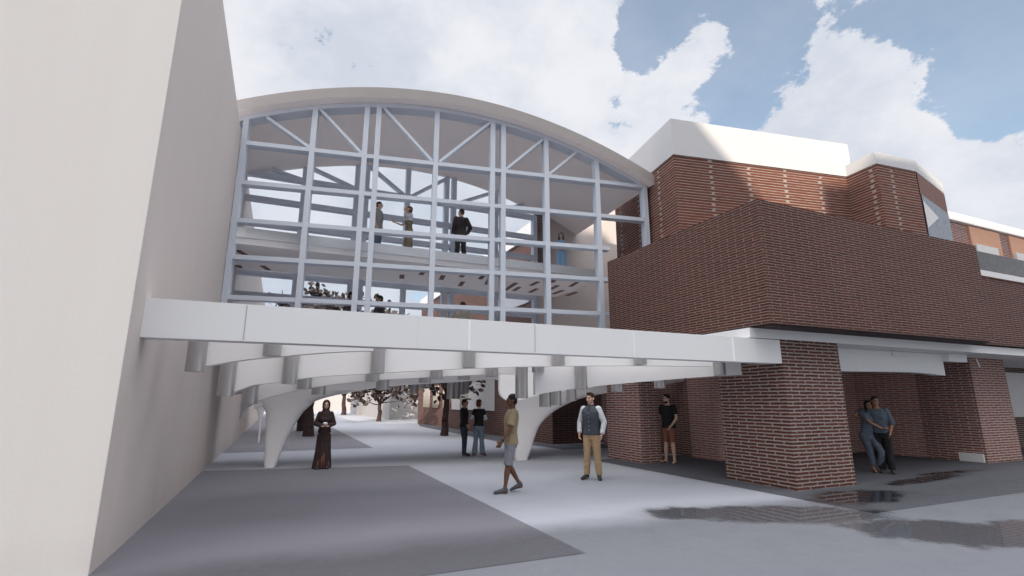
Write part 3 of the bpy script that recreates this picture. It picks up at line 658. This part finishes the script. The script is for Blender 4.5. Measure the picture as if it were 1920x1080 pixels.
    if style == 'cap':
        bm = bmesh.new(); bm_ell(bm, H(0, -.01, .055), (.088, .104, .085), hr); bm_ell(bm, H(0, .10, .045), (.062, .065, .012), hr); bake(bm, 'cap', hcol, o, .010, 1, s)
        bm = bmesh.new(); bm_ell(bm, H(0, -.045, .0), (.08, .07, .075), hr); bake(bm, 'hair', 'hair_brown', o, .010, 1, s)
    if style == 'scarf':
        bm = bmesh.new()
        bm_ell(bm, H(0, -.030, .03), (.100, .105, .112), hr); bm_ell(bm, H(0, -.005, -.105), (.090, .088, .075), hr)
        for e in (-1, 1): bm_limb(bm, [(H(e*.070, -.01, .05), .034), (H(e*.070, .012, -.07), .034)])
        bm_torso(bm, [(1.33, .150, .125, .012), (1.42, .150, .115, .008), (1.50, .105, .09, .0), (1.56, .085, .085, .0)], sp)
        bake(bm, 'headscarf', hcol, o, .010, 3, s)
    # shoes
    if shoes:
        for sd in 'RL':
            a_, t_ = Q['a'+sd], Q['t'+sd]; bm = bmesh.new()
            if shoes == 'sandal':
                dd = (t_-a_); dd.z = 0; dd.normalize(); yaw = Matrix.Rotation(math.atan2(-dd.x, dd.y), 3, 'Z'); c = (a_+t_)/2
                bm_ell(bm, V3(c.x, c.y, .012), (.048, .138, .013), yaw, 16); bm_limb(bm, [(c+V3(-.045, .05, -.02), .009), (c+V3(0, .06, .012), .010), (c+V3(.045, .05, -.02), .009)], 8)
                bake(bm, 'sandal', 'leather', o, 0, 0, s)
            else:
                up_ = V3(0, 0, 1); f = (t_-a_).normalized(); sd_ = f.cross(V3(0, 0, 1)).normalized(); n_ = sd_.cross(f); rot = Matrix((sd_, f, n_)).transposed()
                bm_ell(bm, a_+V3(0, 0, -.030)-f*.012, (.043, .055, .048), rot); bm_ell(bm, a_.lerp(t_, .55)+n_*-.006, (.046, .10, .036), rot); bm_ell(bm, t_+f*-.012, (.046, .062, .030), rot)
                bm_limb(bm, [(a_+V3(0, 0, -.02), .044), (a_+V3(0, 0, .015), .042)])
                bake(bm, 'shoe', shoes, o, .009, 2, s)
    # bottoms
    if bottom:
        mat, ln, loose, flare = bottom; bm = bmesh.new()
        rows = [r for r in ROWS if r[0] <= 1.0]; rows = [(.80, rows[0][1], rows[0][2], rows[0][3])]+rows[1:]+[(1.02, .143 if not fem else .128, .098, 0)]
        bm_torso(bm, rows, sp, .014+loose*.3)
        for sd in 'RL':
            h_, k_, a_ = Q['h'+sd], Q['k'+sd], Q['a'+sd]
            if ln <= 1: 
                e_ = h_.lerp(k_, ln); bm_limb(bm, [(h_, .092+loose), (e_, .076+loose+flare)], 16, False); bm_ell(bm, h_, (.092+loose,)*3)
            else:
                e_ = k_.lerp(a_, ln-1); bm_limb(bm, [(h_, .093+loose), (h_.lerp(k_, .5), .079+loose), (k_, .062+loose), (k_.lerp(e_, .5), .058+loose+flare*.5), (e_, .048+loose+flare)], 16, False); bm_ell(bm, h_, (.092+loose,)*3)
        bake(bm, 'shorts' if ln <= 1 else 'trousers', mat, o, .011, 1, s)
    # tops: list of (material, sleeve, hem, loose, name)
    for mat, sl_, hem, loose, nm in (top or []):
        bm = bmesh.new()
        rows = [r for r in ROWS if r[0] > hem and r[0] < 1.5]; lo = min(ROWS, key=lambda r: abs(r[0]-hem))
        rows = [(hem, lo[1]+.004, lo[2]+.004, lo[3])]+rows
        if fem and nm == 'dress' or nm == 'abaya': rows = [r for r in rows if r[0] >= .8]
        bm_torso(bm, rows, sp, .014+loose)
        for sd, e in (('R', 1), ('L', -1)):
            S0, E0, W0 = Q['s'+sd], Q['e'+sd], Q['w'+sd]; g = .013+loose*.8
            S1 = S0+V3(-e*.02, 0, -.005)
            if sl_ <= 0: continue
            if sl_ <= 1: bm_limb(bm, [(S1, .058*am+g), (S1.lerp(E0, sl_), .048*am+g+.006)], 16, False); bm_ell(bm, S1, (.058*am+g,)*3)
            else: bm_limb(bm, [(S1, .058*am+g), (E0, .042*am+g), (E0.lerp(W0, sl_-1), .032*am+g)], 16, False); bm_ell(bm, S1, (.058*am+g,)*3)
        bake(bm, nm, mat, o, .011, 1, s)
    if extra: extra(o, s, Q, sp, H, hr)
    return o
def skirt(name, mat, rows, n=40, folds=9, amp=.06, y=0):
    def f(o, s, Q, sp, H, hr):
        bm = bmesh.new(); rr = []
        for z, wx, dy, xo, yo in rows:
            k_ = amp*max(0, (1.0-z)); rr.append([V3(xo+wx*math.cos(g)*(1+k_*math.sin(folds*g+z)), yo+dy*math.sin(g)*(1+k_*math.sin(folds*g+z)), z) for g in [2*math.pi*k/n for k in range(n)]])
        bm_rings(bm, rr); return bake(bm, name, mat, o, .012, 1, s)
    return f
def facing(pos, extra=0):   # heading that looks at the camera, plus an offset (positive turns to the viewer's right... counter-clockwise)
    return math.degrees(math.atan2(-pos[1], -pos[0]))+extra
def gp(x, y, z=0.0): p = pz(x, y, z); return (p.x, p.y, z)
# 1 woman in a long black abaya
p = gp(603, 879)
def abaya(o, s, Q, sp, H, hr):
    skirt('abaya_skirt', 'cloth_abaya', [(.015, .235, .17, .01, 0), (.25, .215, .155, .0, 0), (.55, .19, .14, 0, 0), (.85, .178, .13, 0, 0), (1.05, .15, .115, 0, 0)], folds=11, amp=.10)(o, s, Q, sp, H, hr)
    for x, z0, z1 in ((-.03, .05, .78), (.015, .04, .62), (.10, .04, .45), (-.15, .03, .5)):
        bm = bmesh.new(); a = .15*math.sqrt(max(0, 1-(x/.22)**2))
        bm_limb(bm, [(V3(x*1.15, a+.018, z0), .014), (V3(x, a-.012, (z0+z1)/2), .011), (V3(x*.9, a-.026, z1), .006)], 8); bake(bm, 'trim_fold', 'gold_trim', o, 0, 0, s)
person('woman in a long black robe and headscarf holding something white in both hands', p, facing(p, 2), 1.64, 'skin_light', ('cloth_abaya', 'scarf'), [('cloth_abaya', 1.92, .95, .012, 'robe_top')], None, 'shoe_dark',
       dict(eR=(.235, .0, 1.16), wR=(.075, .215, 1.10), eL=(-.235, .0, 1.16), wL=(-.075, .215, 1.10), hdR=(-1, .35, .2), hdL=(1, .35, .2)), True, head=(0, -8, 0), extra=abaya)
q = Vector(p); hp = math.radians(facing(p, 2)); fwv = Vector((math.cos(hp), math.sin(hp), 0))
c = q+fwv*.245+Vector((0, 0, 1.045))
mb = MB()
for r0, r1, z0, z1 in ((.045, .062, 0, .045), (.062, .03, .045, .07)): mb.tube(c+Vector((0, 0, z0)), c+Vector((0, 0, z1)), r0, r1, 14)
one('bowl', mb, 'ledge', 'small white bowl held in the hands of the woman in black', 'bowl', smooth=True)
# 2 man in tan shirt walking to the left
p = gp(957, 924); 
person('man in a tan shirt and grey shorts walking to the left across the paving', p, 180-24+10, 1.75, 'skin_dark', ('hair_black', 'short'), [('cloth_tan', .82, .86, .012, 'shirt')], ('cloth_greyshort', .98, .006, .004), 'shoe_grey',
       dict(kL=(-.09, .06, .485), aL=(-.10, .12, .085), tL=(-.11, .29, .035), kR=(.09, .02, .49), aR=(.10, -.19, .14), tR=(.11, -.045, .045), eL=(-.23, .05, 1.15), wL=(-.22, .20, .93), eR=(.22, -.11, 1.16), wR=(.22, -.03, .93)), lean=(0, -.03), head=(0, 3, 0),
       extra=lambda o, s, Q, sp, H, hr: (lambda b: (bm_limb(b, [(Q['wL']+V3(0, -.02, .03), .035), (Q['wL']+V3(0, -.01, .005), .034)], 14, False), bake(b, 'wristwatch', 'shoe_dark', o, 0, 0, s)))(bmesh.new()))
# 3 man in a dark vest
p = gp(1112, 899)
def vest(o, s, Q, sp, H, hr):
    for z in (1.36, 1.27, 1.18, 1.09, 1.0):
        c = sp(z); bm = bmesh.new(); yy = .115+.03-(.012 if z < 1.1 else 0)
        bm_ell(bm, V3(c.x, c.y+yy, z), (.008, .006, .008)); bake(bm, 'button', 'ledge', o, 0, 0, s)
    bm = bmesh.new(); bm_limb(bm, [(sp(1.45)+V3(0, .085, 1.475), .018), (sp(1.4)+V3(0, .128, 1.37), .02)], 10); bake(bm, 'tie', 'shoe_dark', o, 0, 0, s)
    bm = bmesh.new(); bm_torso(bm, [(1.45, .085, .075, -.01), (1.50, .075, .07, -.008), (1.525, .07, .066, -.006)], sp, .008); bake(bm, 'collar', 'cloth_slate', o, .009, 1, s)
person('man in a dark buttoned vest over a white shirt with khaki trousers', p, facing(p, -22), 1.80, 'skin_light', ('hair_brown', 'quiff'), [('cloth_white', 1.95, .92, .006, 'shirt'), ('cloth_slate', 0, .90, .020, 'vest')], ('cloth_khaki', 1.97, .012, .006), 'shoe_dark',
       dict(kR=(.10, .03, .49), aR=(.13, .02, .085), tR=(.16, .18, .035), aL=(-.13, -.03, .085), tL=(-.20, .12, .035), kL=(-.115, .01, .485), eR=(.275, -.03, 1.16), wR=(.235, .10, .93), eL=(-.285, -.02, 1.16), wL=(-.26, .07, .92)), head=(-12, 0, 0), extra=vest)
# 4 man in black polo shirt
p = gp(1258, 868)
person('bearded man in a black polo shirt, rust shorts and sandals beside the narrow brick pillar', p, facing(p, -28), 1.80, 'skin_light', ('hair_black', 'beard'), [('cloth_black', .62, .90, .010, 'polo_shirt')], ('cloth_rust', .88, .004, .004), 'sandal',
       dict(eR=(.28, -.03, 1.17), wR=(.35, .03, .92), eL=(-.25, .0, 1.15), wL=(-.17, .18, .96), aR=(.14, -.02, .085), tR=(.19, .14, .03), aL=(-.12, .02, .085), tL=(-.17, .18, .03)), head=(-18, 4, 0))
# 5, 6 man in sunglasses and woman with back turned
p = gp(869, 855)
def shades(o, s, Q, sp, H, hr):
    bm = bmesh.new()
    for e in (-1, 1): bm_ell(bm, H(e*.033, .098, .008), (.028, .008, .018), hr, 10); bm_limb(bm, [(H(e*.06, .09, .012), .004), (H(e*.082, -.01, .012), .004)], 6)
    bake(bm, 'sunglasses', 'dark_lens', o, 0, 0, s)
    bm = bmesh.new(); bm_limb(bm, [(Q['wL']+V3(0, 0, .06), .040), (Q['wL']+V3(0, .01, .02), .038)], 12, False); bake(bm, 'cuff', 'cloth_white', o, 0, 0, s)
person('man in sunglasses, black jacket and dark jeans facing right beside the slender tree', p, -24-12, 1.68, 'skin_tan', ('hair_black', 'short'), [('cloth_black', 1.85, .90, .012, 'jacket')], ('cloth_darkjeans', 1.98, .012, .01), 'shoe_dark',
       dict(kR=(.09, .04, .485), aR=(.10, .05, .085), tR=(.11, .22, .035), eR=(.225, .0, 1.16), wR=(.20, .16, .96)), extra=shades)
p = gp(897, 855)
person('auburn haired woman seen from behind in black tee with white sleeves and jeans', p, facing(p, 168), 1.67, 'skin_light', ('hair_red', 'bob'), [('cloth_white', 1.8, .95, .0, 'undershirt'), ('cloth_black', .55, .93, .008, 'tee')], ('cloth_palejeans', 2.0, .010, .035), 'shoe_dark',
       dict(eR=(.24, .0, 1.17), wR=(.06, .20, 1.12), eL=(-.24, .0, 1.17), wL=(-.06, .19, 1.14), aR=(.13, .0, .085), tR=(.2, .12, .035), aL=(-.13, .0, .085), tL=(-.2, .12, .035)), True, head=(-35, 0, 0))
# 7, 8 embracing couple
p = gp(1663, 887)
person('man in a blue-grey sweater and dark trousers with one arm round the woman beside him', p, facing(p, -4), 1.73, 'skin_tan', ('hair_black', 'short'), [('cloth_bluegrey', 1.25, .92, .012, 'sweater')], ('cloth_black', 1.98, .022, .01), 'shoe_dark',
       dict(eR=(.40, -.02, 1.40), wR=(.47, .16, 1.31), hdR=(-.5, .8, -.4), eL=(-.25, -.02, 1.16), wL=(-.19, .05, .93), aL=(-.12, .05, .085), tL=(-.16, .22, .035), aR=(.06, .0, .085), tR=(.08, .17, .035)), lean=(.02, 0), head=(18, 0, -6))
p2 = (p[0]-.30, p[1]+.04, 0); p2 = tuple(pz(1636, 885)); p2 = (p2[0], p2[1]-.06, 0)
person('dark haired woman in a blue-grey jumpsuit leaning in with her arms round the man', p2, facing(p2, 18), 1.64, 'skin_tan', ('hair_black', 'long'), [('cloth_jumpsuit', .6, .93, .010, 'jumpsuit_top')], ('cloth_jumpsuit', 1.78, .016, .008), 'sandal',
       dict(kL=(-.16, .13, .50), aL=(-.11, .02, .085), tL=(-.13, .17, .03), aR=(.02, .0, .085), tR=(.03, .15, .03), kR=(.05, .02, .485), eR=(.02, .24, 1.22), wR=(-.20, .26, 1.09), hdR=(-1, -.1, -.15), eL=(-.17, -.12, 1.2), wL=(-.24, -.12, 1.02), hdL=(-1, 0, -.3)), True, lean=(-.09, .02), hips=(.05, 0), head=(0, 0, 10))
# upper floor
def up(x, Y): q = pY(x, 440, Y); return (q.x, Y, 5.93)
p = up(708, 15.4)
person('man in a grey tee and jeans on the upper floor facing right', p, -24-8, 1.76, 'skin_light', ('hair_brown', 'short'), [('cloth_greytee', .7, .88, .016, 'tee')], ('cloth_jeans', 1.98, .012, .01), 'shoe_dark', vox=.011)
p = up(766, 15.2)
person('red haired woman in a long olive dress on the upper floor touching her face', p, 180-24+30, 1.68, 'skin_light', ('hair_red', 'bob'), [('cloth_olive', 0, .80, .004, 'dress'), ('cloth_white', .8, 1.24, .008, 'blouse')], None, 'sandal',
       dict(eL=(-.20, .22, 1.32), wL=(-.10, .17, 1.55), hdL=(.2, .1, 1), eR=(.22, .16, 1.16), wR=(.24, .40, 1.22), hdR=(.1, .8, .6)), True, head=(0, 6, 0), vox=.011,
       extra=lambda *a: (skirt('skirt', 'cloth_olive', [(.13, .19, .15, 0, 0), (.5, .18, .14, 0, 0), (.85, .178, .13, 0, 0), (1.02, .13, .10, 0, 0)])(*a), skirt('belt', 'shoe_dark', [(1.02, .138, .106, 0, 0), (1.05, .136, .104, 0, 0)])(*a)))
p = up(864, 15.05)
person('man in a dark suit seen from behind on the upper floor', p, facing(p, 195), 1.80, 'skin_light', ('hair_brown', 'short'), [('cloth_white', 0, 1.45, .008, 'shirt'), ('cloth_suit', 1.92, .84, .016, 'suit_jacket')], ('cloth_suit', 1.99, .014, .01), 'shoe_dark',
       dict(eR=(.30, -.05, 1.17), wR=(.22, .06, .97), aR=(.14, -.02, .085), tR=(.17, .15, .035), aL=(-.13, -.02, .085), tL=(-.16, .15, .035)), head=(38, 0, 0), vox=.011)
p = up(1052, 15.5)
person('long haired woman in wide pale blue trousers alone at the right of the upper floor', p, facing(p, -10), 1.68, 'skin_light', ('hair_brown', 'long'), [('cloth_blue', .0, .98, .004, 'top')], ('cloth_blue', 2.0, .03, .05), 'shoe_dark',
       dict(eR=(.20, .0, 1.16), wR=(.05, .17, 1.05), eL=(-.20, .0, 1.16), wL=(-.05, .17, 1.05)), True, head=(10, 0, 0), vox=.011)
# lower deck of the hall
def dk(x, Y): q = pY(x, 560, Y); return (q.x, Y, 2.82)
p = dk(659, 14.9)
person('man in a dark suit on the lower deck facing right towards another man', p, -24-10, 1.84, 'skin_tan', ('hair_black', 'short'), [('cloth_white', 0, 1.45, .008, 'shirt'), ('cloth_suit', 1.92, .84, .016, 'suit_jacket')], ('cloth_suit', 1.99, .014, .01), 'shoe_dark',
       dict(eL=(-.24, .08, 1.18), wL=(-.20, .32, 1.22)), vox=.011)
p = dk(712, 14.8)
person('man with swept dark hair on the lower deck facing left towards the suited man', p, 180-24+35, 1.78, 'skin_tan', ('hair_black', 'quiff'), [('cloth_suit', 1.9, .84, .016, 'jacket')], ('cloth_suit', 1.99, .014, .01), 'shoe_dark', vox=.011)
p = dk(868, 14.6)
person('man in a dark cap and tan tee leaning forward on the lower deck', p, facing(p, 10), 1.74, 'skin_light', ('cloth_suit', 'cap'), [('cloth_beige', .7, .88, .014, 'tee')], ('cloth_jeans', 1.98, .012, .01), 'shoe_dark', dict(eR=(.30, .02, 1.17), eL=(-.30, .02, 1.17)), head=(25, -14, 0), vox=.011)


# ---------------------------------------------------------------- world, sun, camera
w = bpy.data.worlds.new('World'); S.world = w; w.use_nodes = True
nt = w.node_tree; nt.nodes.clear()
SUN = Vector((-1, -1.85, 1.15)).normalized()
out = nt.nodes.new('ShaderNodeOutputWorld')
sky = nt.nodes.new('ShaderNodeTexSky'); sky.sky_type = 'NISHITA'; sky.sun_disc = False
sky.sun_elevation = math.asin(SUN.z); sky.sun_rotation = math.atan2(SUN.x, SUN.y); sky.altitude = 0; sky.air_density = 1.0; sky.dust_density = .6; sky.ozone_density = 1.2
tc = nt.nodes.new('ShaderNodeTexCoord').outputs['Generated']
def blob(x, y, deg, dirv=None):
    d = (dirv or ray(x, y)).normalized()
    n = N(nt, 'ShaderNodeVectorMath', operation='DOT_PRODUCT'); L(nt, tc, n.inputs[0]); n.inputs[1].default_value = d
    return maprange(nt, n.outputs['Value'], math.cos(R(deg)), math.cos(R(deg*.15)))
mp = N(nt, 'ShaderNodeMapping'); mp.inputs['Scale'].default_value = (1, 1, 1.5); L(nt, tc, mp.inputs['Vector'])
n1 = noise(nt, mp.outputs[0], 6.5, 15, .66); n2 = noise(nt, mp.outputs[0], 3.4, 8, .55)
dens = mathn(nt, 'ADD', mathn(nt, 'MULTIPLY', mathn(nt, 'SUBTRACT', n1, .5), 4.6), .70)
for x, y, deg, k in ((1330, 0, 11, -1.25), (1215, 70, 4.5, -.8), (1420, 150, 6, -1.0), (1340, 190, 5, -.6), (1860, 40, 12, -1.5), (1870, 180, 6, -.9), (730, 50, 4, -.35), (1500, 10, 7, -.45), (1160, 130, 4, -.4), (1740, 190, 5, -.45),
                     (1620, 110, 11, .75), (1300, 130, 8, .75), (1310, 110, 5, .7), (1000, 60, 12, .45), (900, 130, 14, .4), (560, 60, 13, .5), (850, 40, 10, .4), (980, 20, 10, .4), (1650, 270, 12, .6), (1850, 280, 9, .5), (1100, 240, 10, .4), (1130, 40, 5, .3), (560, 400, 13, .5), (800, 380, 12, .6), (1000, 400, 8, .4), (650, 560, 9, .5)):
    dens = mathn(nt, 'ADD', dens, mathn(nt, 'MULTIPLY', blob(x, y, deg), k))
mask = maprange(nt, dens, .36, .64)
thick = maprange(nt, dens, .45, 1.3)
sunside = N(nt, 'ShaderNodeVectorMath', operation='DOT_PRODUCT'); L(nt, tc, sunside.inputs[0]); sunside.inputs[1].default_value = SUN
sz = N(nt, 'ShaderNodeSeparateXYZ'); L(nt, tc, sz.inputs[0])
fill_glow = mathn(nt, 'ADD', maprange(nt, sunside.outputs['Value'], -.1, .8, 1., 2.0), maprange(nt, sz.outputs[2], .70, .9, 0., 4.3))  # added fill: clouds brightened towards the sun and overhead, out of view
cloud = mixc(nt, maprange(nt, mathn(nt, 'ADD', mathn(nt, 'MULTIPLY', n2, 1.0), mathn(nt, 'MULTIPLY', n1, .6)), .58, 1.02), (.64, .69, .78), (.88, .885, .93))
skc = mixc(nt, 1.0, sky.outputs[0], (.95, 1.12, 1.10), 'MULTIPLY')
bg1 = nt.nodes.new('ShaderNodeBackground'); L(nt, skc, bg1.inputs[0]); bg1.inputs[1].default_value = .15
cloud = mixc(nt, maprange(nt, sunside.outputs['Value'], 0, .8), cloud, (1.04, .98, .90), 'MULTIPLY')
bg2 = nt.nodes.new('ShaderNodeBackground'); L(nt, cloud, bg2.inputs[0]); L(nt, fill_glow, bg2.inputs[1])
mx = nt.nodes.new('ShaderNodeMixShader'); L(nt, mathn(nt, 'ADD', mathn(nt, 'MULTIPLY', mask, .64), .35), mx.inputs[0]); L(nt, bg1.outputs[0], mx.inputs[1]); L(nt, bg2.outputs[0], mx.inputs[2]); L(nt, mx.outputs[0], out.inputs[0])
w.cycles.sampling_method = 'MANUAL'; w.cycles.sample_map_resolution = 512
sl = bpy.data.lights.new('sun', 'SUN'); sl.energy = 5.0; sl.angle = R(.35); sl.color = (1, .87, .70)
so = bpy.data.objects.new('sun', sl); COL.objects.link(so); so.rotation_euler = (-SUN).to_track_quat('-Z', 'Y').to_euler()
cd = bpy.data.cameras.new('camera'); cd.sensor_width = 36; cd.sensor_fit = 'HORIZONTAL'; cd.lens = 36*F/1920; cd.clip_end = 2000; cd.clip_start = .05
co = bpy.data.objects.new('camera', cd); COL.objects.link(co); co.location = CAM
co.rotation_euler = Matrix((RT, UP, -FW)).transposed().to_euler(); S.camera = co
S.view_settings.view_transform = 'Standard'; S.view_settings.look = 'None'; S.view_settings.exposure = 0
S.cycles.transparent_max_bounces = 16; S.cycles.max_bounces = 9; S.cycles.diffuse_bounces = 7
